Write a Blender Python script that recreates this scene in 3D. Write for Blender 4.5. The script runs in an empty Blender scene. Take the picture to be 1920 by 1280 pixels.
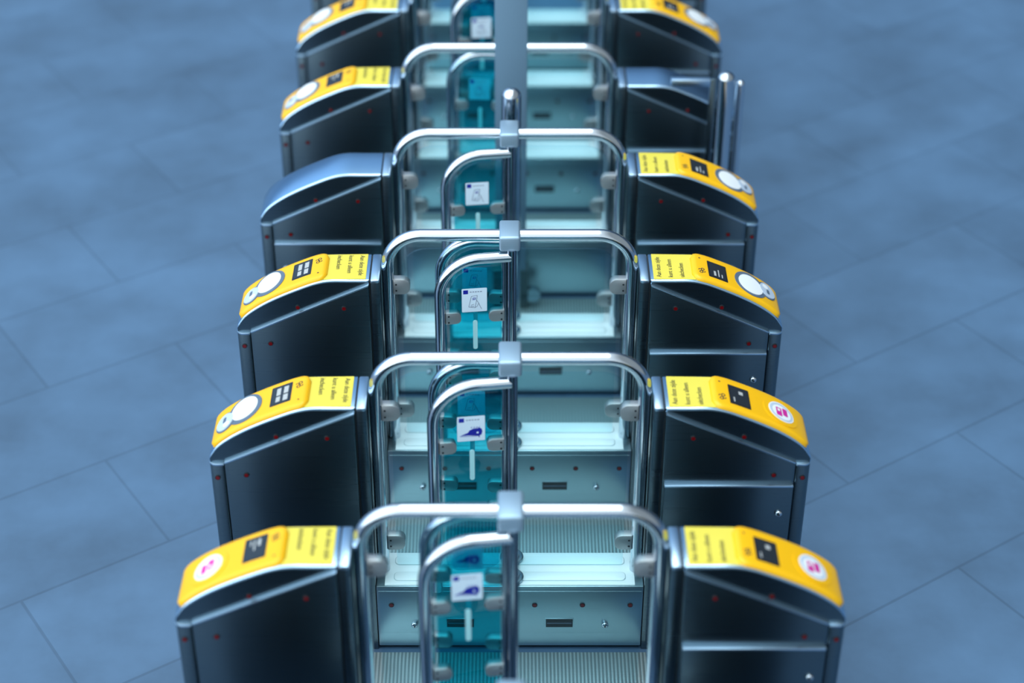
import bpy, bmesh, math
from mathutils import Vector, Matrix

scene = bpy.context.scene
COL = scene.collection
PI = math.pi

# ------------------------------------------------------------------ camera
CAM_H = 4.262
PITCH = math.radians(34.770)
cam_d = bpy.data.cameras.new('camera')
cam_d.sensor_width = 36.0
cam_d.lens = 3444.0 / 1920.0 * 36.0
cam_d.shift_x = 11.0 / 1920.0
cam_d.clip_start = 0.05
cam_d.clip_end = 200
cam_d.dof.use_dof = True
cam_d.dof.focus_distance = 5.95
cam_d.dof.aperture_fstop = 0.88
cam = bpy.data.objects.new('camera', cam_d)
cam.location = (0, 0, CAM_H)
cam.rotation_euler = (PI / 2 - PITCH, 0, 0)
COL.objects.link(cam)
scene.camera = cam

# ------------------------------------------------------------------ view
vs = scene.view_settings
scene.display_settings.display_device = 'sRGB'
vs.view_transform = 'Standard'
vs.look = 'None'
vs.exposure = 0.0
vs.gamma = 1.0
vs.use_curve_mapping = False

# many sheets of glass stand one behind the other
scene.cycles.transparent_max_bounces = 40
scene.cycles.max_bounces = 10

# ------------------------------------------------------------------ hall light: a soft sky of its own
world = bpy.data.worlds.new('world')
scene.world = world
world.use_nodes = True
wn = world.node_tree.nodes
wl = world.node_tree.links
wn.clear()


def wnode(t, **kw):
    n = wn.new(t)
    for k_, v_ in kw.items():
        setattr(n, k_, v_)
    return n


w_out = wnode('ShaderNodeOutputWorld')
w_bg = wnode('ShaderNodeBackground')
w_tc = wnode('ShaderNodeTexCoord')
w_dot = wnode('ShaderNodeVectorMath', operation='DOT_PRODUCT')
w_dot.inputs[1].default_value = (0.0, -0.66, 0.75)
w_map = wnode('ShaderNodeMapRange')
w_map.inputs['From Min'].default_value = -1.0
w_map.inputs['From Max'].default_value = 1.0
w_ramp = wnode('ShaderNodeValToRGB')
cr = w_ramp.color_ramp
cr.elements[0].position = 0.0
cr.elements[0].color = (0.05, 0.09, 0.17, 1)
cr.elements[1].position = 1.0
cr.elements[1].color = (1.8, 2.05, 2.2, 1)
for p_, c_ in ((0.28, (0.10, 0.20, 0.36, 1)), (0.33, (0.27, 0.48, 0.78, 1)), (0.45, (0.34, 0.60, 0.95, 1)), (0.54, (0.46, 0.72, 1.0, 1)),
               (0.62, (1.7, 1.95, 2.1, 1)), (0.85, (1.8, 2.1, 2.25, 1))):
    e_ = cr.elements.new(p_)
    e_.color = c_
w_sep = wnode('ShaderNodeSeparateXYZ')
w_side = wnode('ShaderNodeMapRange')
w_side.inputs['From Min'].default_value = -0.6
w_side.inputs['From Max'].default_value = 0.45
w_side.inputs['To Min'].default_value = 1.75
w_side.inputs['To Max'].default_value = 0.24
w_mul = wnode('ShaderNodeVectorMath', operation='SCALE')
wl.new(w_tc.outputs['Generated'], w_dot.inputs[0])
wl.new(w_dot.outputs['Value'], w_map.inputs['Value'])
wl.new(w_map.outputs['Result'], w_ramp.inputs['Fac'])
wl.new(w_tc.outputs['Generated'], w_sep.inputs[0])
wl.new(w_sep.outputs['X'], w_side.inputs['Value'])
wl.new(w_ramp.outputs['Color'], w_mul.inputs[0])
wl.new(w_side.outputs['Result'], w_mul.inputs['Scale'])
wl.new(w_mul.outputs['Vector'], w_bg.inputs['Color'])
w_bg.inputs['Strength'].default_value = 0.8
wl.new(w_bg.outputs[0], w_out.inputs['Surface'])


def area_light(name, loc, target, sx, sy, power, color):
    d = bpy.data.lights.new(name, 'AREA')
    d.shape = 'RECTANGLE'
    d.size, d.size_y = sx, sy
    d.energy = power
    d.color = color
    o = bpy.data.objects.new(name, d)
    o.location = loc
    o.rotation_euler = (Vector(target) - Vector(loc)).to_track_quat('-Z', 'Y').to_euler()
    COL.objects.link(o)
    return o


area_light('hall_light', (0.0, 4.5, 9.5), (0, 5.5, 0), 3.0, 12.0, 470, (0.80, 0.95, 1.0))


# ------------------------------------------------------------------ materials
def principled(name, color, rough=0.5, metal=0.0, spec=None, coat=0.0, emit=None, emit_s=0.0):
    m = bpy.data.materials.new(name)
    m.use_nodes = True
    b = m.node_tree.nodes['Principled BSDF']
    b.inputs['Base Color'].default_value = (*color, 1)
    b.inputs['Roughness'].default_value = rough
    b.inputs['Metallic'].default_value = metal
    if spec is not None:
        b.inputs['Specular IOR Level'].default_value = spec
    if coat:
        b.inputs['Coat Weight'].default_value = coat
    if emit:
        b.inputs['Emission Color'].default_value = (*emit, 1)
        b.inputs['Emission Strength'].default_value = emit_s
    return m


def brushed(name, color, rough, scale=(1.5, 1.5, 420), rvar=0.02, metal=1.0):
    """brushed metal: fine streaks in the roughness"""
    m = principled(name, color, rough, metal)
    nt = m.node_tree
    b = nt.nodes['Principled BSDF']
    tc = nt.nodes.new('ShaderNodeTexCoord')
    mp = nt.nodes.new('ShaderNodeMapping')
    mp.inputs['Scale'].default_value = scale
    nz = nt.nodes.new('ShaderNodeTexNoise')
    nz.inputs['Scale'].default_value = 1.0
    nz.inputs['Detail'].default_value = 3.0
    mr = nt.nodes.new('ShaderNodeMapRange')
    mr.inputs['To Min'].default_value = max(0.02, rough - rvar)
    mr.inputs['To Max'].default_value = rough + rvar
    nt.links.new(tc.outputs['Object'], mp.inputs['Vector'])
    nt.links.new(mp.outputs['Vector'], nz.inputs['Vector'])
    nt.links.new(nz.outputs['Fac'], mr.inputs['Value'])
    nt.links.new(mr.outputs['Result'], b.inputs['Roughness'])
    return m


def thin_glass(name, tint, gloss=(0.9, 1.0, 1.0), ior=1.45):
    """sheet glass: light passes straight through, tinted, with a Fresnel reflection"""
    m = bpy.data.materials.new(name)
    m.use_nodes = True
    nt = m.node_tree
    nt.nodes.clear()
    out = nt.nodes.new('ShaderNodeOutputMaterial')
    tr = nt.nodes.new('ShaderNodeBsdfTransparent')
    tr.inputs['Color'].default_value = (*tint, 1)
    gl = nt.nodes.new('ShaderNodeBsdfGlossy')
    gl.inputs['Color'].default_value = (*gloss, 1)
    gl.inputs['Roughness'].default_value = 0.02
    fr = nt.nodes.new('ShaderNodeFresnel')
    fr.inputs['IOR'].default_value = ior
    mx = nt.nodes.new('ShaderNodeMixShader')
    ge = nt.nodes.new('ShaderNodeNewGeometry')
    inv = nt.nodes.new('ShaderNodeMath')
    inv.operation = 'MULTIPLY_ADD'
    inv.inputs[1].default_value = -1.0
    inv.inputs[2].default_value = 1.0
    mul = nt.nodes.new('ShaderNodeMath')
    mul.operation = 'MULTIPLY'
    nt.links.new(ge.outputs['Backfacing'], inv.inputs[0])
    nt.links.new(inv.outputs[0], mul.inputs[0])
    nt.links.new(fr.outputs[0], mul.inputs[1])
    nt.links.new(mul.outputs[0], mx.inputs['Fac'])
    nt.links.new(tr.outputs[0], mx.inputs[1])
    nt.links.new(gl.outputs[0], mx.inputs[2])
    nt.links.new(mx.outputs[0], out.inputs['Surface'])
    return m


M = {}
M['side'] = brushed('brushed_shaded_steel', (0.13, 0.18, 0.21), 0.28)  # ordinary steel darkened: dark lane reflections are put into the colour
M['cap'] = brushed('satin_steel', (0.52, 0.68, 0.84), 0.30)
M['head'] = brushed('head_steel', (0.48, 0.68, 0.88), 0.22)
M['panel'] = brushed('panel_steel', (0.43, 0.57, 0.62), 0.36, scale=(3, 3, 420))
M['chrome'] = principled('polished_steel_tube', (0.58, 0.63, 0.69), 0.12, 1.0)
M['post'] = principled('steel_post', (0.32, 0.36, 0.41), 0.16, 1.0)
M['block'] = principled('grey_clamp_metal', (0.33, 0.45, 0.56), 0.42, 0.65)
M['clip'] = principled('clip_metal', (0.42, 0.43, 0.44), 0.42, 0.8)
M['dark'] = principled('dark_gap', (0.01, 0.014, 0.018), 0.5)
M['black'] = principled('black_plastic', (0.012, 0.014, 0.018), 0.25)
M['cover'] = principled('pale_cover', (0.86, 0.93, 0.94), 0.35)
M['groove'] = principled('cover_groove', (0.42, 0.55, 0.58), 0.5)
M['plate'] = principled('yellow_label', (0.70, 0.57, 0.06), 0.5)
M['pod'] = principled('yellow_reader', (0.90, 0.46, 0.001), 0.36)
M['ink'] = principled('dark_lettering', (0.02, 0.025, 0.03), 0.6)
M['screen'] = principled('dark_screen', (0.02, 0.024, 0.03), 0.15)
M['screen_text'] = principled('screen_text', (0.35, 0.36, 0.36), 0.4, emit=(0.7, 0.75, 0.8), emit_s=0.15)
M['white'] = principled('white_plastic', (0.85, 0.86, 0.88), 0.3)
M['ring'] = principled('grey_ring', (0.10, 0.14, 0.20), 0.35)
M['paleblue'] = principled('pale_grey_button', (0.50, 0.58, 0.70), 0.3)
M['magenta'] = principled('magenta_mark', (0.62, 0.02, 0.30), 0.45)
M['red'] = principled('red_sensor', (0.13, 0.003, 0.005), 0.12)
M['sticker'] = principled('white_sticker', (0.72, 0.85, 0.97), 0.5)
M['blue'] = principled('blue_print', (0.006, 0.012, 0.33), 0.5)
M['bluegrey'] = principled('grey_print', (0.18, 0.22, 0.32), 0.5)
M['frost'] = principled('frosted_strip', (0.45, 0.80, 0.84), 0.5)
M['door_glass'] = thin_glass('teal_door_glass', (0.41, 0.86, 0.90))
M['pane_glass'] = thin_glass('clear_pane_glass', (0.88, 0.965, 0.98))
M['pillar'] = principled('pillar_paint', (0.125, 0.215, 0.305), 0.5)
M['shoe'] = principled('pillar_shoe', (0.02, 0.05, 0.06), 0.45)
M['collar'] = principled('collar_metal', (0.30, 0.40, 0.46), 0.2, 1.0)


def tread_material():
    m = principled('ribbed_steel', (0.50, 0.60, 0.62), 0.38, 0.6)
    nt = m.node_tree
    b = nt.nodes['Principled BSDF']
    tc = nt.nodes.new('ShaderNodeTexCoord')
    wv = nt.nodes.new('ShaderNodeTexWave')
    wv.bands_direction = 'X'
    wv.inputs['Scale'].default_value = 26.0
    wv2 = nt.nodes.new('ShaderNodeTexWave')
    wv2.bands_direction = 'Y'
    wv2.inputs['Scale'].default_value = 50.0
    mu = nt.nodes.new('ShaderNodeMath')
    mu.operation = 'MULTIPLY_ADD'
    mu.inputs[1].default_value = 0.25
    mx = nt.nodes.new('ShaderNodeMixRGB')
    mx.inputs[1].default_value = (0.22, 0.30, 0.32, 1)
    mx.inputs[2].default_value = (0.55, 0.66, 0.68, 1)
    bp = nt.nodes.new('ShaderNodeBump')
    bp.inputs['Strength'].default_value = 0.5
    bp.inputs['Distance'].default_value = 0.003
    nt.links.new(tc.outputs['Object'], wv.inputs['Vector'])
    nt.links.new(tc.outputs['Object'], wv2.inputs['Vector'])
    nt.links.new(wv2.outputs['Fac'], mu.inputs[0])
    nt.links.new(wv.outputs['Fac'], mu.inputs[2])
    nt.links.new(mu.outputs[0], mx.inputs['Fac'])
    nt.links.new(mx.outputs[0], b.inputs['Base Color'])
    nt.links.new(mu.outputs[0], bp.inputs['Height'])
    nt.links.new(bp.outputs['Normal'], b.inputs['Normal'])
    return m


def floor_material():
    m = principled('stone_tiles', (0.10, 0.14, 0.2), 0.55)
    nt = m.node_tree
    b = nt.nodes['Principled BSDF']
    tc = nt.nodes.new('ShaderNodeTexCoord')
    mp = nt.nodes.new('ShaderNodeMapping')
    mp.inputs['Rotation'].default_value = (0, 0, math.radians(FLOOR_ANGLE))
    mp.inputs['Location'].default_value = FLOOR_SHIFT
    br = nt.nodes.new('ShaderNodeTexBrick')
    br.offset = 0.5
    br.inputs['Scale'].default_value = 1.0
    br.inputs['Brick Width'].default_value = 1.1
    br.inputs['Row Height'].default_value = 0.55
    br.inputs['Mortar Size'].default_value = 0.006
    br.inputs['Mortar Smooth'].default_value = 0.3
    br.inputs['Color1'].default_value = (0.062, 0.124, 0.216, 1)
    br.inputs['Color2'].default_value = (0.071, 0.140, 0.242, 1)
    br.inputs['Mortar'].default_value = (0.050, 0.101, 0.178, 1)
    nz = nt.nodes.new('ShaderNodeTexNoise')
    nz.inputs['Scale'].default_value = 1.7
    nz.inputs['Detail'].default_value = 5.0
    nz.inputs['Roughness'].default_value = 0.6
    mr = nt.nodes.new('ShaderNodeMapRange')
    mr.inputs['From Min'].default_value = 0.3
    mr.inputs['From Max'].default_value = 0.7
    mr.inputs['To Min'].default_value = 0.72
    mr.inputs['To Max'].default_value = 1.2
    sc = nt.nodes.new('ShaderNodeVectorMath')
    sc.operation = 'SCALE'
    nt.links.new(tc.outputs['Object'], mp.inputs['Vector'])
    nt.links.new(mp.outputs['Vector'], br.inputs['Vector'])
    nt.links.new(tc.outputs['Object'], nz.inputs['Vector'])
    nt.links.new(nz.outputs['Fac'], mr.inputs['Value'])
    nt.links.new(br.outputs['Color'], sc.inputs[0])
    nt.links.new(mr.outputs['Result'], sc.inputs['Scale'])
    nt.links.new(sc.outputs['Vector'], b.inputs['Base Color'])
    return m


FLOOR_ANGLE = -34.0
FLOOR_SHIFT = (-0.113, -0.332, 0)
M['tread'] = tread_material()
M['floor'] = floor_material()


# ------------------------------------------------------------------ mesh helpers
class MB:
    """collects shapes into one mesh, each with its own material slot"""

    def __init__(self):
        self.bm = bmesh.new()
        self.mats = []

    def slot(self, mat):
        if mat not in self.mats:
            self.mats.append(mat)
        return self.mats.index(mat)

    def _finish(self, faces, mat):
        s = self.slot(mat)
        for f in faces:
            f.material_index = s
            f.smooth = True

    def merge(self, bm2, mat, xf=None):
        if xf is not None:
            bmesh.ops.transform(bm2, matrix=xf, verts=bm2.verts)
        s = self.slot(mat)
        mp = {}
        for v in bm2.verts:
            mp[v] = self.bm.verts.new(v.co)
        for f in bm2.faces:
            try:
                nf = self.bm.faces.new([mp[v] for v in f.verts])
            except ValueError:
                continue
            nf.material_index = s
            nf.smooth = True
        bm2.free()

    def box(self, mat, x0, x1, y0, y1, z0, z1, bev=0.0, seg=2, xf=None):
        b = bmesh.new()
        bmesh.ops.create_cube(b, size=1.0)
        for v in b.verts:
            v.co = Vector(((x0 + x1) / 2 + v.co.x * (x1 - x0), (y0 + y1) / 2 + v.co.y * (y1 - y0),
                           (z0 + z1) / 2 + v.co.z * (z1 - z0)))
        if bev:
            bmesh.ops.bevel(b, geom=b.edges[:], offset=bev, segments=seg, profile=0.5, affect='EDGES')
        self.merge(b, mat, xf)

    def prism(self, mat, pts, a, b_, axis='Y', bev=0.0, seg=2, xf=None):
        """polygon in the plane across axis, extruded from a to b along it"""
        b = bmesh.new()

        def co(p, t):
            if axis == 'Y':
                return Vector((p[0], t, p[1]))
            if axis == 'Z':
                return Vector((p[0], p[1], t))
            return Vector((t, p[0], p[1]))
        lo = [b.verts.new(co(p, a)) for p in pts]
        hi = [b.verts.new(co(p, b_)) for p in pts]
        n = len(pts)
        f0 = b.faces.new(lo)
        f1 = b.faces.new(hi[::-1])
        for i in range(n):
            j = (i + 1) % n
            b.faces.new((lo[j], lo[i], hi[i], hi[j]))
        bmesh.ops.recalc_face_normals(b, faces=b.faces[:])
        if bev:
            es = list(set(f0.edges) | set(f1.edges))
            bmesh.ops.bevel(b, geom=es, offset=bev, segments=seg, profile=0.5, affect='EDGES')
        self.merge(b, mat, xf)

    def cyl(self, mat, c, axis, r, h, seg=24, dome=0.0, xf=None, r2=None):
        """cylinder from c along axis (unit vector); dome rounds the far end"""
        b = bmesh.new()
        ax = Vector(axis).normalized()
        q = Vector((0, 0, 1)).rotation_difference(ax)
        r2 = r if r2 is None else r2
        prof = [(r, 0), (r2, h)]
        if dome:
            prof = [(r, 0), (r, h)] + [(r * math.cos(t), h + dome * math.sin(t)) for t in
                                       [PI / 2 * k / 5 for k in range(1, 5)]] + [(0.0, h + dome)]
        rings = []
        for rr, zz in prof:
            if rr < 1e-6:
                rings.append([b.verts.new(Vector(c) + q @ Vector((0, 0, zz)))])
            else:
                rings.append([b.verts.new(Vector(c) + q @ Vector((rr * math.cos(2 * PI * k / seg), rr * math.sin(2 * PI * k / seg), zz)))
                              for k in range(seg)])
        b.faces.new(rings[0][::-1])
        for A, B in zip(rings, rings[1:]):
            for k in range(seg):
                k2 = (k + 1) % seg
                if len(B) == 1:
                    b.faces.new((A[k], A[k2], B[0]))
                else:
                    b.faces.new((A[k], A[k2], B[k2], B[k]))
        if len(rings[-1]) > 1:
            b.faces.new(rings[-1])
        self.merge(b, mat, xf)

    def tube(self, mat, path, r, seg=18, xf=None):
        b = bmesh.new()
        P = [Vector(p) for p in path]
        rings = []
        up = None
        for i, p in enumerate(P):
            if i == 0:
                t = P[1] - P[0]
            elif i == len(P) - 1:
                t = P[-1] - P[-2]
            else:
                t = (P[i + 1] - p).normalized() + (p - P[i - 1]).normalized()
            t.normalize()
            if up is None:
                up = Vector((0, 1, 0)) if abs(t.y) < 0.9 else Vector((1, 0, 0))
            s = t.cross(up).normalized()
            up = s.cross(t).normalized()
            rings.append([b.verts.new(p + (s * math.cos(2 * PI * k / seg) + up * math.sin(2 * PI * k / seg)) * r) for k in range(seg)])
        for A, B in zip(rings, rings[1:]):
            for k in range(seg):
                k2 = (k + 1) % seg
                b.faces.new((A[k], A[k2], B[k2], B[k]))
        b.faces.new(rings[0][::-1])
        b.faces.new(rings[-1])
        bmesh.ops.recalc_face_normals(b, faces=b.faces[:])
        self.merge(b, mat, xf)

    def mesh(self, name, xf=None, sharp=32):
        if xf is not None:
            bmesh.ops.transform(self.bm, matrix=xf, verts=self.bm.verts)
        self.bm.normal_update()
        lim = math.radians(sharp)
        for e in self.bm.edges:
            if len(e.link_faces) == 2 and e.calc_face_angle(0) > lim:
                e.smooth = False
        me = bpy.data.meshes.new(name)
        self.bm.to_mesh(me)
        self.bm.free()
        for m in self.mats:
            me.materials.append(M[m])
        return me


def rrect(x0, x1, z0, z1, rs, n=6):
    """rounded rectangle outline; rs = radii (bottom-left, bottom-right, top-right, top-left)"""
    out = []
    for (cx, cz, a0, r) in ((x0 + rs[0], z0 + rs[0], PI, rs[0]), (x1 - rs[1], z0 + rs[1], 1.5 * PI, rs[1]),
                            (x1 - rs[2], z1 - rs[2], 0, rs[2]), (x0 + rs[3], z1 - rs[3], 0.5 * PI, rs[3])):
        if r < 1e-5:
            out.append((cx, cz))
        else:
            for k in range(n + 1):
                a = a0 + PI / 2 * k / n
                out.append((cx + r * math.cos(a), cz + r * math.sin(a)))
    return out


def arc(cx, cz, r, a0, a1, n):
    return [(cx + r * math.cos(a0 + (a1 - a0) * k / n), cz + r * math.sin(a0 + (a1 - a0) * k / n)) for k in range(n + 1)]


CACHE = {}


def cached(key, fn):
    if key not in CACHE:
        CACHE[key] = fn()
    return CACHE[key]


def put(name, mesh, parent=None, loc=(0, 0, 0), rot=(0, 0, 0), **props):
    o = bpy.data.objects.new(name, mesh)
    COL.objects.link(o)
    o.parent = parent
    o.location = loc
    o.rotation_euler = rot
    for k_, v_ in props.items():
        o[k_] = v_
    return o


def text_bm(body, size=1.0):
    """outline of a line of lettering as a flat mesh in XY, starting at the origin"""
    cu = bpy.data.curves.new('lettering', 'FONT')
    cu.body = body
    cu.size = size
    cu.extrude = 0.0
    cu.resolution_u = 3
    ob = bpy.data.objects.new('lettering', cu)
    COL.objects.link(ob)
    dg = bpy.context.evaluated_depsgraph_get()
    dg.update()
    me = bpy.data.meshes.new_from_object(ob.evaluated_get(dg))
    b = bmesh.new()
    b.from_mesh(me)
    bpy.data.objects.remove(ob)
    bpy.data.curves.remove(cu)
    bpy.data.meshes.remove(me)
    return b


# ------------------------------------------------------------------ the gate: curve of the sloping head
HEAD_Y = 0.0825       # half width of the head
BODY_Y = 0.0935       # half width of the body below it
TOP = 0.986
KEYS = [(0.462, TOP), (0.53, TOP), (0.596, 0.9855), (0.645, 0.975), (0.70, 0.953), (0.755, 0.928), (0.805, 0.902),
        (0.85, 0.873), (0.885, 0.843), (0.910, 0.806)]


def catmull(P, n=5):
    out = []
    for i in range(len(P) - 1):
        p0, p1, p2, p3 = P[max(i - 1, 0)], P[i], P[i + 1], P[min(i + 2, len(P) - 1)]
        for k in range(n):
            t = k / n
            out.append(tuple(0.5 * (2 * p1[d] + (p2[d] - p0[d]) * t + (2 * p0[d] - 5 * p1[d] + 4 * p2[d] - p3[d]) * t * t +
                                    (3 * p1[d] - p0[d] - 3 * p2[d] + p3[d]) * t ** 3) for d in (0, 1)))
    out.append(P[-1])
    return out


CURVE = catmull(KEYS)
SLEN = [0.0]
for a_, b_ in zip(CURVE, CURVE[1:]):
    SLEN.append(SLEN[-1] + math.hypot(b_[0] - a_[0], b_[1] - a_[1]))


def on_curve(s):
    """point and outward normal on the head's top line, s metres along it"""
    s = max(0.0, min(SLEN[-1], s))
    i = 0
    while i < len(SLEN) - 2 and SLEN[i + 1] < s:
        i += 1
    t = (s - SLEN[i]) / (SLEN[i + 1] - SLEN[i])
    a, b = CURVE[i], CURVE[i + 1]
    d0 = Vector((b[0] - a[0], b[1] - a[1])).normalized()
    if t > 0.5 and i + 2 < len(CURVE):
        c = CURVE[i + 2]
        d1 = Vector((c[0] - b[0], c[1] - b[1])).normalized()
        d0 = d0.lerp(d1, t - 0.5)
    elif t < 0.5 and i > 0:
        c = CURVE[i - 1]
        d1 = Vector((a[0] - c[0], a[1] - c[1])).normalized()
        d0 = d0.lerp(d1, 0.5 - t)
    d0.normalize()
    return Vector((a[0] + (b[0] - a[0]) * t, a[1] + (b[1] - a[1]) * t)), Vector((-d0.y, d0.x))


def head_pt(s, y, h):
    p, n = on_curve(s)
    return Vector((p.x + n.x * h, y, p.y + n.y * h))


def surface_patch(mb, mat, outline, h, h0=None):
    """a flat piece lying on the head: outline of (s, y), raised to h, with a skirt down to h0"""
    b = bmesh.new()
    cs = sum(p[0] for p in outline) / len(outline)
    cy = sum(p[1] for p in outline) / len(outline)
    rings = []
    for f in (1.0, 0.66, 0.33):
        rings.append([b.verts.new(head_pt(cs + (p[0] - cs) * f, cy + (p[1] - cy) * f, h)) for p in outline])
    c = b.verts.new(head_pt(cs, cy, h))
    n = len(outline)
    for A, B in zip(rings, rings[1:]):
        for k in range(n):
            b.faces.new((A[k], A[(k + 1) % n], B[(k + 1) % n], B[k]))
    for k in range(n):
        b.faces.new((rings[-1][k], rings[-1][(k + 1) % n], c))
    if h0 is not None:
        low = [b.verts.new(head_pt(p[0], p[1], h0)) for p in outline]
        for k in range(n):
            b.faces.new((low[k], low[(k + 1) % n], rings[0][(k + 1) % n], rings[0][k]))
    bmesh.ops.recalc_face_normals(b, faces=b.faces[:])
    mb.merge(b, mat)


def ell(cs, cy, rs, ry, n=28):
    return [(cs + rs * math.cos(2 * PI * k / n), cy + ry * math.sin(2 * PI * k / n)) for k in range(n)]


ROT = Matrix.Rotation(PI, 4, 'Z')


def side_xf(side):
    return None if side == 'right' else ROT


def m_body(side):
    mb = MB()
    Y = BODY_Y
    mb.prism('side', [(0.4635, 0.0), (0.866, 0.0), (0.866, 0.788), (0.852, 0.794), (0.4635, 0.974)], -Y, Y, bev=0.004)
    # rounded end column
    b = rrect(0.868, 0.913, -Y, Y, (0.004, 0.022, 0.022, 0.004), 5)
    mb.prism('side', b, 0.0, 0.782, axis='Z', bev=0.003)
    return mb.mesh('cabinet_body', side_xf(side))


def m_ledge(side):
    """paler steel strip painting in the light caught along the sloping ledge and over the end column"""
    mb = MB()
    Y = BODY_Y
    mb.prism('cap', [(0.4645, 0.9685), (0.853, 0.7875), (0.866, 0.783), (0.866, 0.7885), (0.853, 0.7945), (0.4645, 0.9745)], -Y - 0.0006, Y + 0.0006, bev=0.001)  # lighter copy of the body steel, highlight in its colour
    b = rrect(0.8675, 0.9135, -Y - 0.0006, Y + 0.0006, (0.004, 0.022, 0.022, 0.004), 5)
    mb.prism('cap', b, 0.776, 0.7826, axis='Z', bev=0.001)
    return mb.mesh('ledge_highlight', side_xf(side))


def m_head(side):
    mb = MB()
    pts = [(0.4635, 0.92)] + [(0.4635, TOP)] + CURVE[1:] + [(0.913, 0.79), (0.911, 0.76), (0.86, 0.76)]
    mb.prism('head', pts, -HEAD_Y, HEAD_Y, bev=0.006, seg=3)
    return mb.mesh('cabinet_head', side_xf(side), sharp=50)


def m_skin(side):
    """dark side skins of the head below its bright rim"""
    mb = MB()
    for sg in (-1, 1):
        pts = [(0.4665, 0.93)] + [(p[0] if p[0] > 0.4665 else 0.4665, p[1] - 0.008) for p in CURVE] + [(0.909, 0.77), (0.86, 0.77)]
        a, b = sorted((sg * HEAD_Y, sg * (HEAD_Y + 0.0012)))
        mb.prism('side', pts, a, b)
    return mb.mesh('shaded_skin', side_xf(side))


def m_column(side):
    mb = MB()
    mb.box('side', 0.429, 0.4590, -HEAD_Y, HEAD_Y, 0.0, TOP - 0.008, bev=0.003)
    mb.box('cap', 0.429, 0.4590, -HEAD_Y, HEAD_Y, TOP - 0.016, TOP, bev=0.005)
    mb.box('dark', 0.4588, 0.4640, -HEAD_Y + 0.004, HEAD_Y - 0.004, 0.0, TOP - 0.005)
    return mb.mesh('inner_column', side_xf(side))


def m_lower_door(side, face):
    mb = MB()
    a, b = (-BODY_Y - 0.018, -BODY_Y + 0.002) if face == 'near' else (BODY_Y - 0.002, BODY_Y + 0.018)
    mb.box('side', 0.470, 0.863, a, b, 0.03, 0.708, bev=0.002)
    mb.box('cap', 0.470, 0.863, a, b, 0.704, 0.712, bev=0.002)  # paler top strip: the bright line on the lip painted in
    return mb.mesh('lower_door', None)


def m_lock(axis_y):
    mb = MB()
    mb.cyl('chrome', (0, 0, 0), (0, axis_y, 0), 0.011, 0.006, dome=0.006)
    mb.cyl('black', (0, axis_y * 0.0115, 0), (0, axis_y, 0), 0.003, 0.0012, seg=10)
    return mb.mesh('lock')


def m_sensor():
    mb = MB()
    mb.cyl('dark', (0, -0.003, 0), (0, 1, 0), 0.0088, 0.006, seg=20)
    mb.cyl('red', (0, -0.0045, 0), (0, 1, 0), 0.0062, 0.009, seg=18)
    return mb.mesh('sensor')


def m_text_plate(side):
    mb = MB()
    out = rrect(0.012, 0.150, -0.0765, 0.0765, (0.002,) * 4, 2)
    surface_patch(mb, 'plate', out, 0.0022, -0.001)
    return mb.mesh('text_plate', side_xf(side))


LINES = ((0.031, 'Aan deze zijde', 0.122), (0.069, 'kunt u alleen', 0.108), (0.107, None, 0.084))


def m_lettering(side, k):
    mb = MB()
    s, body, run = LINES[k]
    if body is None:
        body = 'uitchecken' if side == 'right' else 'inchecken'
    b = text_bm(body)
    xs = [v.co.x for v in b.verts]
    w = max(xs) - min(xs)
    for v in b.verts:
        u = (v.co.x - min(xs)) / w * run
        q = v.co.y * 0.022
        v.co = head_pt(s + 0.006 - q, -0.066 + u, 0.0030)
    bmesh.ops.recalc_face_normals(b, faces=b.faces[:])
    mb.merge(b, 'ink')
    return mb.mesh('lettering', side_xf(side))


POD_S0, POD_S1 = 0.139, 0.482


def m_pod(side):
    """the rounded yellow reader lying on the sloping head"""
    b = bmesh.new()
    N, K = 36, 14
    rows = []
    hw = 0.0785
    for i in range(N + 1):
        u = i / N
        s = POD_S0 + (POD_S1 - POD_S0) * u
        d0, d1 = s - POD_S0, POD_S1 - s
        w = hw
        if d0 < 0.030:
            w = hw * (0.62 + 0.38 * math.sqrt(max(0, 1 - (1 - d0 / 0.030) ** 2)))
        if d1 < 0.030:
            w = hw * (0.74 + 0.26 * math.sqrt(max(0, 1 - (1 - d1 / 0.030) ** 2)))
        row = []
        for k in range(K + 1):
            t = -1 + 2 * k / K
            t = math.copysign(1 - (1 - abs(t)) ** 1.6, t)
            e = min(1.0, (1 - abs(t)) * w / 0.010, max(d0, 0) / 0.008, max(d1, 0) / 0.010)
            h = 0.003 + 0.010 * math.sqrt(max(0.0, 1 - (1 - e) ** 2))
            row.append(b.verts.new(head_pt(s, t * w, h)))
        rows.append(row)
    for A, B in zip(rows, rows[1:]):
        for k in range(K):
            b.faces.new((A[k], A[k + 1], B[k + 1], B[k]))
    edge = [r[0] for r in rows] + rows[-1][1:] + [r[-1] for r in reversed(rows[:-1])] + rows[0][1:-1][::-1]
    low = []
    for v in edge:
        p = v.co.copy()
        low.append(b.verts.new(p + Vector((0, 0, -0.012))))
    n = len(edge)
    for k in range(n):
        b.faces.new((edge[k], edge[(k + 1) % n], low[(k + 1) % n], low[k]))
    bmesh.ops.recalc_face_normals(b, faces=b.faces[:])
    mb = MB()
    mb.merge(b, 'pod')
    # grey shadow gap around the inner end
    return mb.mesh('card_reader', side_xf(side), sharp=60)


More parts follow.
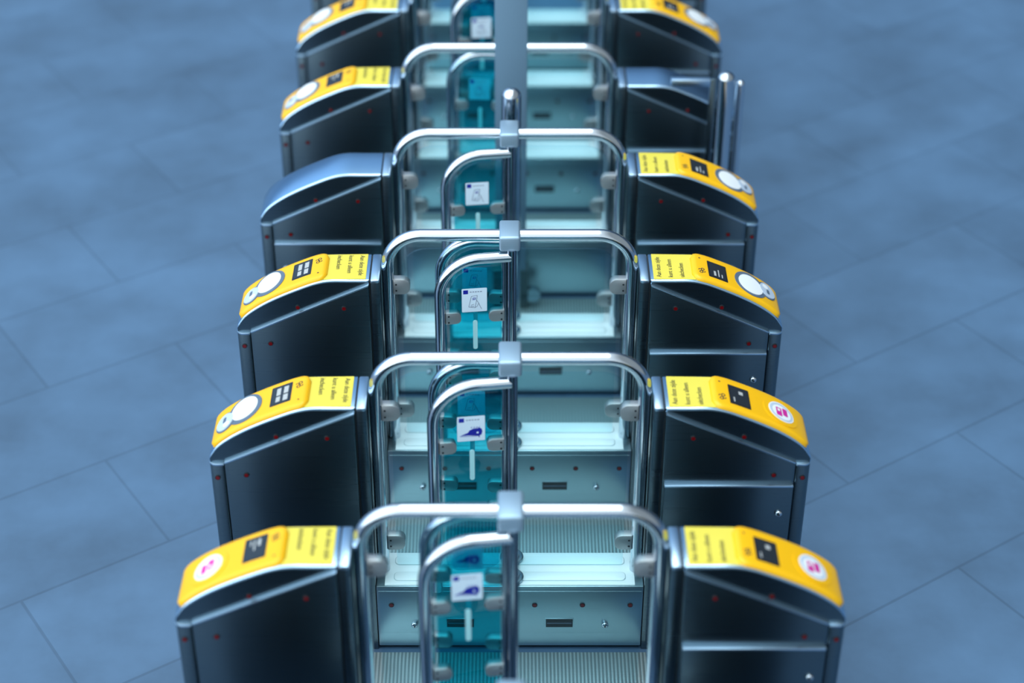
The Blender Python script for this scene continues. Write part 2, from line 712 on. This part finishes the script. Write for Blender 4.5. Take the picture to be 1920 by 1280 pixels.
def m_screen(side, variant):
    mb = MB()
    surface_patch(mb, 'black', rrect(0.193, 0.262, -0.054, 0.042, (0.003,) * 4, 2), 0.0135, 0.010)
    surface_patch(mb, 'screen', rrect(0.198, 0.257, -0.048, 0.036, (0.002,) * 4, 2), 0.0140)
    if variant == 0:
        bars = [(0.212, 0.220, -0.040, -0.012), (0.228, 0.232, -0.040, 0.002), (0.240, 0.244, -0.040, -0.020)]
    elif variant == 1:
        bars = [(0.204, 0.219, 0.000, 0.030), (0.204, 0.219, -0.040, -0.006), (0.229, 0.243, -0.040, -0.004), (0.229, 0.243, 0.002, 0.028)]
    else:
        bars = [(0.226, 0.240, 0.004, 0.020), (0.206, 0.210, -0.040, -0.018)]
    for s0, s1, y0, y1 in bars:
        surface_patch(mb, 'screen_text', [(s0, y0), (s1, y0), (s1, y1), (s0, y1)], 0.0144)
    return mb.mesh('screen', side_xf(side))


def ribbon(mb, mat, pts, w, h):
    """a thin drawn line on the head: pts of (s, y)"""
    for (a, b) in zip(pts, pts[1:]):
        dx, dy = b[0] - a[0], b[1] - a[1]
        L = math.hypot(dx, dy) or 1
        nx, ny = -dy / L * w / 2, dx / L * w / 2
        ex, ey = dx / L * w * 0.3, dy / L * w * 0.3
        surface_patch(mb, mat, [(a[0] - ex + nx, a[1] - ey + ny), (b[0] + ex + nx, b[1] + ey + ny), (b[0] + ex - nx, b[1] + ey - ny), (a[0] - ex - nx, a[1] - ey - ny)], h)


def m_emblem(side):
    """the two interlocking arrows of the railway, drawn across the reader"""
    mb = MB()
    cs, cy = 0.171, -0.030
    ess = ((-0.9, 0.5), (-0.65, 0.92), (0.0, 1.0), (0.5, 0.72), (0.4, 0.2), (-0.4, -0.2), (-0.5, -0.72), (0.0, -1.0), (0.65, -0.92), (0.9, -0.5))
    for off in (-1, 1):
        ribbon(mb, 'ink', [(cs + u * 0.0068 + off * 0.0044, cy + v * 0.0115 + off * 0.0030) for u, v in ess], 0.0028, 0.0136)
    return mb.mesh('emblem', side_xf(side))


def m_lamp(side):
    mb = MB()
    surface_patch(mb, 'ink', ell(0.168, 0.046, 0.0032, 0.0032, 12), 0.0137)
    return mb.mesh('indicator', side_xf(side))


def m_target(side, kind):
    mb = MB()
    if kind == 'card':
        surface_patch(mb, 'pod', ell(0.372, 0.0, 0.062, 0.062, 36), 0.0148, 0.011)
        surface_patch(mb, 'white', ell(0.372, 0.0, 0.045, 0.045, 36), 0.0156, 0.012)
        surface_patch(mb, 'paleblue', ell(0.372, 0.0, 0.041, 0.041, 36), 0.0160)
        surface_patch(mb, 'white', ell(0.372, -0.002, 0.033, 0.033, 30), 0.0163)
        surface_patch(mb, 'magenta', rrect(0.352, 0.372, -0.024, 0.016, (0.003,) * 4, 2), 0.0168)
        surface_patch(mb, 'magenta', rrect(0.376, 0.393, -0.014, 0.022, (0.003,) * 4, 2), 0.0168)
        surface_patch(mb, 'white', rrect(0.357, 0.366, -0.002, 0.010, (0.002,) * 4, 2), 0.0172)
    else:
        surface_patch(mb, 'ring', ell(0.352, -0.003, 0.060, 0.066, 36), 0.0150, 0.011)
        surface_patch(mb, 'white', ell(0.352, -0.006, 0.046, 0.052, 36), 0.0170, 0.014)
        surface_patch(mb, 'ring', ell(0.420, 0.014, 0.036, 0.045, 30), 0.0154, 0.011)
        surface_patch(mb, 'paleblue', ell(0.421, 0.014, 0.031, 0.039, 30), 0.0176, 0.014)
        surface_patch(mb, 'white', ell(0.413, 0.030, 0.012, 0.012, 16), 0.0180)
        surface_patch(mb, 'ring', rrect(0.416, 0.428, -0.008, 0.018, (0.004,) * 4, 2), 0.0180)
    return mb.mesh('card_target', side_xf(side))


# ---- centre of the gate
LEG_X, BOW_Z, BOW_R = 0.406, 1.109, 0.0205


def m_bow():
    r = 0.115
    pts = [(-LEG_X, 0.275), (-LEG_X, 0.60), (-LEG_X, BOW_Z - r)]
    pts += arc(-LEG_X + r, BOW_Z - r, r, PI, PI / 2, 12)[1:]
    pts += arc(LEG_X - r, BOW_Z - r, r, PI / 2, 0, 12)
    pts += [(LEG_X, 0.60), (LEG_X, 0.275)]
    mb = MB()
    mb.tube('chrome', [(p[0], 0, p[1]) for p in pts], BOW_R, 22)
    return mb.mesh('handrail', sharp=60)


def m_pane():
    mb = MB()
    mb.prism('pane_glass', rrect(-0.362, 0.362, 0.300, 1.058, (0.01, 0.01, 0.09, 0.09), 8), -0.005, 0.005)
    return mb.mesh('glass_pane')


def m_clip(sx, w, hgt, d):
    """D-shaped glass clamp; its flat end is at x = 0 and the rounded end points along sx"""
    mb = MB()
    r = hgt * 0.42
    rs = (0.002, r, r, 0.002) if sx > 0 else (r, 0.002, 0.002, r)
    x0, x1 = (0, w) if sx > 0 else (-w, 0)
    mb.prism('clip', rrect(x0, x1, -hgt / 2, hgt / 2, rs, 6), -d / 2, d / 2, bev=0.002)
    for z in (-0.014, 0.010):
        mb.cyl('dark', (sx * 0.010, -d / 2 - 0.0006, z), (0, 1, 0), 0.0035, d + 0.0012, seg=10)
    return mb.mesh('glass_clip')


def m_block():
    mb = MB()
    mb.box('block', -0.0345, 0.0345, -0.058, 0.055, 1.080, 1.136, bev=0.008, seg=3)
    return mb.mesh('clamp_block', sharp=50)


def m_post():
    mb = MB()
    mb.tube('post', [(0, 0, 0.28), (0, 0, 0.7), (0, 0, 1.085)], 0.0165, 20)
    return mb.mesh('door_post')


def m_collar():
    mb = MB()
    mb.cyl('collar', (0, 0, 0.275), (0, 0, 1), 0.038, 0.014, dome=0.004)
    mb.cyl('chrome', (0, 0, 0.289), (0, 0, 1), 0.026, 0.016)
    return mb.mesh('collar')


def m_housing():
    mb = MB()
    mb.box('panel', -0.4275, 0.4275, -HEAD_Y, HEAD_Y, 0.016, 0.275, bev=0.004)
    mb.box('panel', -0.422, 0.422, -HEAD_Y - 0.0015, HEAD_Y + 0.0015, 0.075, 0.256, bev=0.001)
    mb.box('dark', -0.420, 0.420, -HEAD_Y + 0.012, HEAD_Y - 0.012, 0.0, 0.018)
    return mb.mesh('low_housing')


def m_cover():
    mb = MB()
    mb.box('cover', -0.4, 0.4, -0.077, 0.077, 0.274, 0.2785, bev=0.0015)
    for y0, y1 in ((-0.060, -0.016), (0.016, 0.060)):
        mb.prism('groove', rrect(-0.372, 0.372, y0, y1, (0.016,) * 4, 5), 0.276, 0.2791, axis='Z')
        mb.prism('cover', rrect(-0.370, 0.370, y0 + 0.002, y1 - 0.002, (0.0145,) * 4, 5), 0.276, 0.2815, axis='Z', bev=0.0015)
    return mb.mesh('housing_cover')


def m_slot():
    mb = MB()
    mb.box('panel', -0.0465, 0.0465, -0.0030, 0.0030, -0.020, 0.020, bev=0.001)
    mb.box('black', -0.0435, 0.0435, -0.0036, 0.0036, -0.0172, 0.0172)
    mb.box('ring', -0.040, 0.040, -0.0040, 0.0040, -0.002, 0.002)
    return mb.mesh('ticket_slot')


# ---- swinging door (pivot on its post at x = 0, leaf towards -x)
def m_door_frame():
    mb = MB()
    r, zt, xl = 0.132, 1.056, -0.236
    pts = [(0.0, zt), (-0.05, zt)] + arc(xl + r, zt - r, r, PI / 2, PI, 12) + [(xl, 0.7), (xl, 0.26)]
    mb.tube('chrome', [(p[0], 0, p[1]) for p in pts], 0.0185, 20)
    mb.tube('post', [(-0.0195, 0, 1.045), (-0.0195, 0, 0.7), (-0.0195, 0, 0.30)], 0.0085, 14)
    return mb.mesh('flap_door', sharp=60)


def m_door_glass():
    mb = MB()
    mb.prism('door_glass', rrect(-0.206, -0.030, 0.335, 1.026, (0.05, 0.05, 0.01, 0.105), 8), -0.005, 0.005)
    return mb.mesh('door_glass')


def flat(mb, mat, pts, y0, y1):
    mb.prism(mat, pts, min(y0, y1), max(y0, y1))


def line(mb, mat, pts, w, y0, y1):
    for (a, b) in zip(pts, pts[1:]):
        dx, dz = b[0] - a[0], b[1] - a[1]
        L = math.hypot(dx, dz) or 1
        nx, nz = -dz / L * w / 2, dx / L * w / 2
        flat(mb, mat, [(a[0] + nx, a[1] + nz), (a[0] - nx, a[1] - nz), (b[0] - nx, b[1] - nz), (b[0] + nx, b[1] + nz)], y0, y1)


def m_sticker(kind):
    """square white notice; x 0..0.084, z 0..0.092, printed on its -y face"""
    mb = MB()
    mb.prism('sticker', rrect(0, 0.084, 0, 0.092, (0.003,) * 4, 3), 0, 0.001)
    y0, y1 = -0.0004, 0.0002
    flat(mb, 'blue', [(0.005, 0.072), (0.021, 0.072), (0.021, 0.087), (0.005, 0.087)], y0, y1)
    for k in range(5):
        a = 0.027 + k * 0.0085
        flat(mb, 'bluegrey', [(a, 0.0775), (a + 0.006, 0.0775), (a + 0.006, 0.0805), (a, 0.0805)], y0, y1)
    if kind == 'vehicle':
        body = [(0.034, 0.022), (0.066, 0.018), (0.073, 0.022), (0.076, 0.034), (0.073, 0.045), (0.062, 0.050), (0.047, 0.048), (0.038, 0.041), (0.030, 0.028)]
        flat(mb, 'blue', body, y0, y1)
        flat(mb, 'blue', [(0.010, 0.022), (0.036, 0.022), (0.036, 0.033)], y0, y1)
        line(mb, 'sticker', [(0.040, 0.043), (0.050, 0.0475), (0.064, 0.0475)], 0.0016, y0 - 0.0003, y1)
        flat(mb, 'sticker', [(0.058, 0.028), (0.064, 0.027), (0.065, 0.033), (0.059, 0.034)], y0 - 0.0003, y1)
        for a in (0.042, 0.050, 0.058, 0.066):
            line(mb, 'blue', [(a, 0.047), (a + 0.002, 0.053)], 0.0016, y0, y1)
        line(mb, 'blue', [(0.062, 0.020), (0.068, 0.013)], 0.003, y0, y1)
        line(mb, 'blue', [(0.008, 0.0195), (0.060, 0.0170)], 0.0016, y0, y1)
    else:
        card = [(0.023, 0.020), (0.032, 0.062), (0.052, 0.064), (0.044, 0.016)]
        line(mb, 'bluegrey', card + [card[0]], 0.0016, y0, y1)
        flat(mb, 'blue', [(0.035, 0.047), (0.046, 0.048), (0.047, 0.056), (0.037, 0.056)], y0, y1)
        line(mb, 'sticker', [(0.037, 0.049), (0.041, 0.055), (0.043, 0.049), (0.0455, 0.055)], 0.0012, y0 - 0.0003, y1)
        line(mb, 'bluegrey', [(0.030, 0.026), (0.040, 0.030)], 0.0016, y0, y1)
        line(mb, 'bluegrey', [(0.029, 0.021), (0.041, 0.022)], 0.0016, y0, y1)
        line(mb, 'bluegrey', [(0.049, 0.046), (0.056, 0.034), (0.062, 0.018), (0.066, 0.010)], 0.0016, y0, y1)
        line(mb, 'bluegrey', [(0.044, 0.016), (0.052, 0.022), (0.055, 0.032)], 0.0014, y0, y1)
    return mb.mesh('sticker')


def m_strip():
    mb = MB()
    mb.prism('frost', rrect(-0.0075, 0.0075, -0.058, 0.058, (0.007,) * 4, 5), -0.0012, 0.0012)
    return mb.mesh('frosted_strip')


# ------------------------------------------------------------------ assemble gates
SPACING = 0.7
X0 = 0.012


def gate_y(n):
    return (5.362 + n - 1) * SPACING


def add_door(root, which, sticker):
    s = -1 if which == 'near' else 1
    ang = math.radians(7.0) if which == 'near' else math.radians(-3.0)
    d = put('flap_door', cached('door_frame', m_door_frame), root, (0.003, s * 0.048, 0), (0, 0, ang))
    put('door_glass', cached('door_glass', m_door_glass), d, label='teal tinted glass leaf')
    for z in (0.834, 0.585):
        put('glass_clip', cached('clipL', lambda: m_clip(1, 0.052, 0.044, 0.026)), d, (-0.219, 0, z))
        put('glass_clip', cached('clipR', lambda: m_clip(-1, 0.052, 0.044, 0.026)), d, (-0.022, 0, z))
    yf = -0.0062 if which == 'near' else 0.0052
    put('sticker', cached('sticker_' + sticker, lambda: m_sticker(sticker)), d, (-0.164, yf, 0.853),
        label='white square notice printed in blue')
    put('frosted_strip', cached('strip', m_strip), d, (-0.120, -0.0055 if which == 'near' else 0.0055, 0.760),
        label='pale upright strip below the notice')


def add_wing(root, side, reader, screen_variant, lips):
    sg = 1 if side == 'right' else -1
    body = put('cabinet_body', cached(('body', side), lambda: m_body(side)), root)
    put('ledge_highlight', cached(('ledge', side), lambda: m_ledge(side)), body, label='ledge edge with a highlight put into its steel')
    head = put('cabinet_head', cached(('head', side), lambda: m_head(side)), root,
               label='plain steel sloping top' if reader is None else 'sloping top carrying the reader')
    put('shaded_skin', cached(('skin', side), lambda: m_skin(side)), head)
    put('inner_column', cached(('col', side), lambda: m_column(side)), root)
    for face in ('near', 'far'):
        fs = -1 if face == 'near' else 1
        for x, z in ((0.549, 0.883), (0.802, 0.742)):
            if face in lips and z < 0.7:
                continue
            put('sensor', cached('sensor', m_sensor), body, (sg * x, fs * BODY_Y, z))
        put('sensor', cached('sensor', m_sensor), body, (sg * 0.890, fs * BODY_Y, 0.732))
        put('sensor', cached('sensor', m_sensor), head, (sg * 0.703, fs * (HEAD_Y + 0.001), 0.881))
        if face in lips:
            dr = put('lower_door', cached(('ldoor', face), lambda: m_lower_door(side, face)), root,
                     (0 if sg > 0 else -1.333, 0, 0))
            put('lock', cached(('lock', fs), lambda: m_lock(fs)), dr, (0.826 if sg > 0 else 0.507, fs * (BODY_Y + 0.017), 0.606))
    if reader is None:
        return
    tp = put('text_plate', cached(('plate', side), lambda: m_text_plate(side)), root, label='pale yellow label plate')
    for k in range(3):
        put('lettering', cached(('letters', side, k), lambda: m_lettering(side, k)), tp)
    rd = put('card_reader', cached(('pod', side), lambda: m_pod(side)), root, label='rounded golden yellow reader')
    put('screen', cached(('screen', side, screen_variant), lambda: m_screen(side, screen_variant)), rd)
    put('emblem', cached(('emblem', side), lambda: m_emblem(side)), rd)
    put('indicator', cached(('lamp', side), lambda: m_lamp(side)), rd)
    put('card_target', cached(('target', side, reader), lambda: m_target(side, reader)), rd,
        label='round pad with a magenta card mark' if reader == 'card' else 'white disc in a dark ring with a small round button')


def make_gate(n, label, left, right, near_door, far_door, blank=False, left_lips=('far',), screens=(0, 0)):
    root = bpy.data.objects.new('ticket_gate', None)
    COL.objects.link(root)
    root.location = (X0, gate_y(n), 0)
    root.empty_display_size = 0.2
    root['label'] = label
    root['category'] = 'ticket gate'
    root['group'] = 'ticket gates in the row'
    add_wing(root, 'left', left, screens[0], left_lips)
    add_wing(root, 'right', right, screens[1], ('near',))
    put('handrail', cached('bow', m_bow), root, label='polished steel tube bow')
    pane = put('glass_pane', cached('pane', m_pane), root, label='clear glass under the bow')
    for z in (0.915, 0.40):
        put('glass_clip', cached('pclipL', lambda: m_clip(1, 0.056, 0.058, 0.030)), pane, (-LEG_X + 0.017, 0, z))
        put('glass_clip', cached('pclipR', lambda: m_clip(-1, 0.056, 0.058, 0.030)), pane, (LEG_X - 0.017, 0, z))
    put('clamp_block', cached('block', m_block), root, label='grey block clamped on the bow')
    hs = put('low_housing', cached('housing', m_housing), root)
    put('housing_cover', cached('cover', m_cover), hs, label='pale cover on the low housing')
    if not blank:
        for k in range(6):
            put('sensor', cached('sensor', m_sensor), hs, (-0.381 + 0.1536 * k, -HEAD_Y - 0.001, 0.198))
        for x in (-0.160, 0.160):
            put('ticket_slot', cached('slot', m_slot), hs, (x, -HEAD_Y - 0.0005, 0.120))
        for x in (-0.308, 0.308):
            put('lock', cached(('lock', -1), lambda: m_lock(-1)), hs, (x, -HEAD_Y - 0.001, 0.113))
    for s, door in ((-1, near_door), (1, far_door)):
        p = put('door_post', cached('post', m_post), root, (0.006, s * 0.048, 0))
        put('collar', cached('collar', m_collar), p)
        if door:
            add_door(root, 'near' if s < 0 else 'far', door)
    return root


make_gate(0, 'ticket gate at the bottom edge, only its grey clamp block showing', 'card', 'card', 'vehicle', 'vehicle')
make_gate(1, 'nearest fully seen ticket gate, magenta card marks on both yellow readers', 'card', 'card', 'vehicle', 'vehicle', screens=(0, 2))
make_gate(2, 'ticket gate with white disc on left reader and magenta card mark on right', 'disc', 'card', 'vehicle', 'hand', screens=(1, 2))
make_gate(3, 'ticket gate in sharp focus, white disc readers at both yellow ends', 'disc', 'disc', 'hand', 'hand', screens=(1, 0))
make_gate(4, 'ticket gate with plain steel left end and yellow right end, before the tall pillar', None, 'disc', 'hand', None, left_lips=('near', 'far'))
make_gate(5, 'ticket gate with plain steel right end beside the chrome post, behind the tall pillar', 'disc', None, None, 'hand', blank=True)
make_gate(6, 'furthest ticket gate with yellow readers in view, cut by the top edge', 'disc', 'disc', 'hand', 'hand')
make_gate(7, 'ticket gate whose pale low housing shows under the topmost bow', 'disc', 'disc', 'hand', 'hand')
make_gate(8, 'last ticket gate, only a pale strip of housing at the top edge', 'disc', 'disc', 'hand', 'hand')

# ------------------------------------------------------------------ lane floors
PLACES = ['lane behind the gate with two magenta card marks',
          'lane before the sharply focused gate', 'lane behind the sharply focused gate',
          'blocked lane around the tall pillar', 'lane behind the gate with the plain right end',
          'lane second from the top edge', 'lane at the top edge']
for k, pl in enumerate(PLACES):
    mb = MB()
    mb.box('tread', -0.445, 0.445, -0.250, 0.250, 0.0, 0.004, bev=0.001)
    o = put('floor_plate', mb.mesh('floor_plate'), None, (X0, gate_y(k + 1) + SPACING / 2, 0))
    o['label'] = 'ribbed steel floor plate in the ' + pl
    o['category'] = 'floor plate'
    o['group'] = 'floor plates in the lanes'

# ------------------------------------------------------------------ pillar, posts and bracket in the blocked lane
pil = bpy.data.objects.new('pillar', None)
COL.objects.link(pil)
pil.location = (0.019, 6.41, 0)
pil['label'] = 'tall flat blue grey pillar rising through the blocked lane'
pil['category'] = 'pillar'
mb = MB()
mb.box('pillar', -0.062, 0.062, -0.030, 0.030, 0.0, 2.5, bev=0.004)
put('shaft', mb.mesh('shaft'), pil)
mb = MB()
mb.box('shoe', -0.072, 0.072, -0.036, 0.036, 0.0, 0.19, bev=0.004)
put('shoe', mb.mesh('shoe'), pil, label='dark shoe at the foot')
mb = MB()
mb.cyl('collar', (0.092, -0.030, 0.065), (0, 1, 0), 0.032, 0.03, seg=24)
put('foot_disc', mb.mesh('foot_disc'), pil)

bol = bpy.data.objects.new('bollard', None)
COL.objects.link(bol)
bol.location = (0.019, 6.05, 0)
bol['label'] = 'round steel bollard with domed top in front of the tall pillar'
bol['category'] = 'bollard'
mb = MB()
mb.cyl('chrome', (0, 0, 0.0), (0, 0, 1), 0.036, 1.160, seg=32, dome=0.030)
put('bollard_post', mb.mesh('bollard_post', sharp=60), bol)
mb = MB()
mb.cyl('chrome', (0, 0, 0.0), (0, 0, 1), 0.050, 0.012, seg=32, dome=0.004)
put('base_ring', mb.mesh('base_ring', sharp=60), bol)

br = bpy.data.objects.new('barrier_bracket', None)
COL.objects.link(br)
br.location = (X0 + 0.770, 6.35, 0)
br['label'] = 'upright steel plate with a flat arm beside the plain right gate end'
br['category'] = 'bracket'
mb = MB()
mb.box('side', 0.0, 0.024, -0.012, 0.012, 0.0, 1.080, bev=0.002)
put('upright', mb.mesh('upright'), br)
mb = MB()
mb.box('cap', -0.150, 0.0, -0.016, 0.012, 1.052, 1.080, bev=0.002)
put('arm', mb.mesh('arm'), br)

pp = bpy.data.objects.new('rail_post', None)
COL.objects.link(pp)
pp.location = (0.844, 6.36, 0)
pp['label'] = 'thick chrome post with round top right of the steel bracket'
pp['category'] = 'post'
mb = MB()
mb.cyl('chrome', (0, 0, 0), (0, 0, 1), 0.034, 1.075, seg=28, dome=0.026)
put('post_tube', mb.mesh('post_tube', sharp=60), pp)
mb = MB()
mb.cyl('chrome', (0, 0, 0), (0, 0, 1), 0.0355, 0.010, seg=28, dome=0.003)
put('base_ring', mb.mesh('base_ring', sharp=60), pp)

p2 = bpy.data.objects.new('rail_post', None)
COL.objects.link(p2)
p2.location = (0.906, 6.40, 0)
p2['label'] = 'thinner chrome post furthest right, just outside the thick one'
p2['category'] = 'post'
mb = MB()
mb.cyl('chrome', (0, 0, 0), (0, 0, 1), 0.017, 1.03, seg=24, dome=0.016)
put('post_tube', mb.mesh('post_tube', sharp=60), p2)
mb = MB()
mb.cyl('chrome', (0, 0, 0), (0, 0, 1), 0.0195, 0.010, seg=24, dome=0.003)
put('base_ring', mb.mesh('base_ring', sharp=60), p2)

# ------------------------------------------------------------------ floor
mb = MB()
mb.box('floor', -14, 14, -8, 26, -0.1, 0.0)
put('floor', mb.mesh('floor'), None, kind='structure')
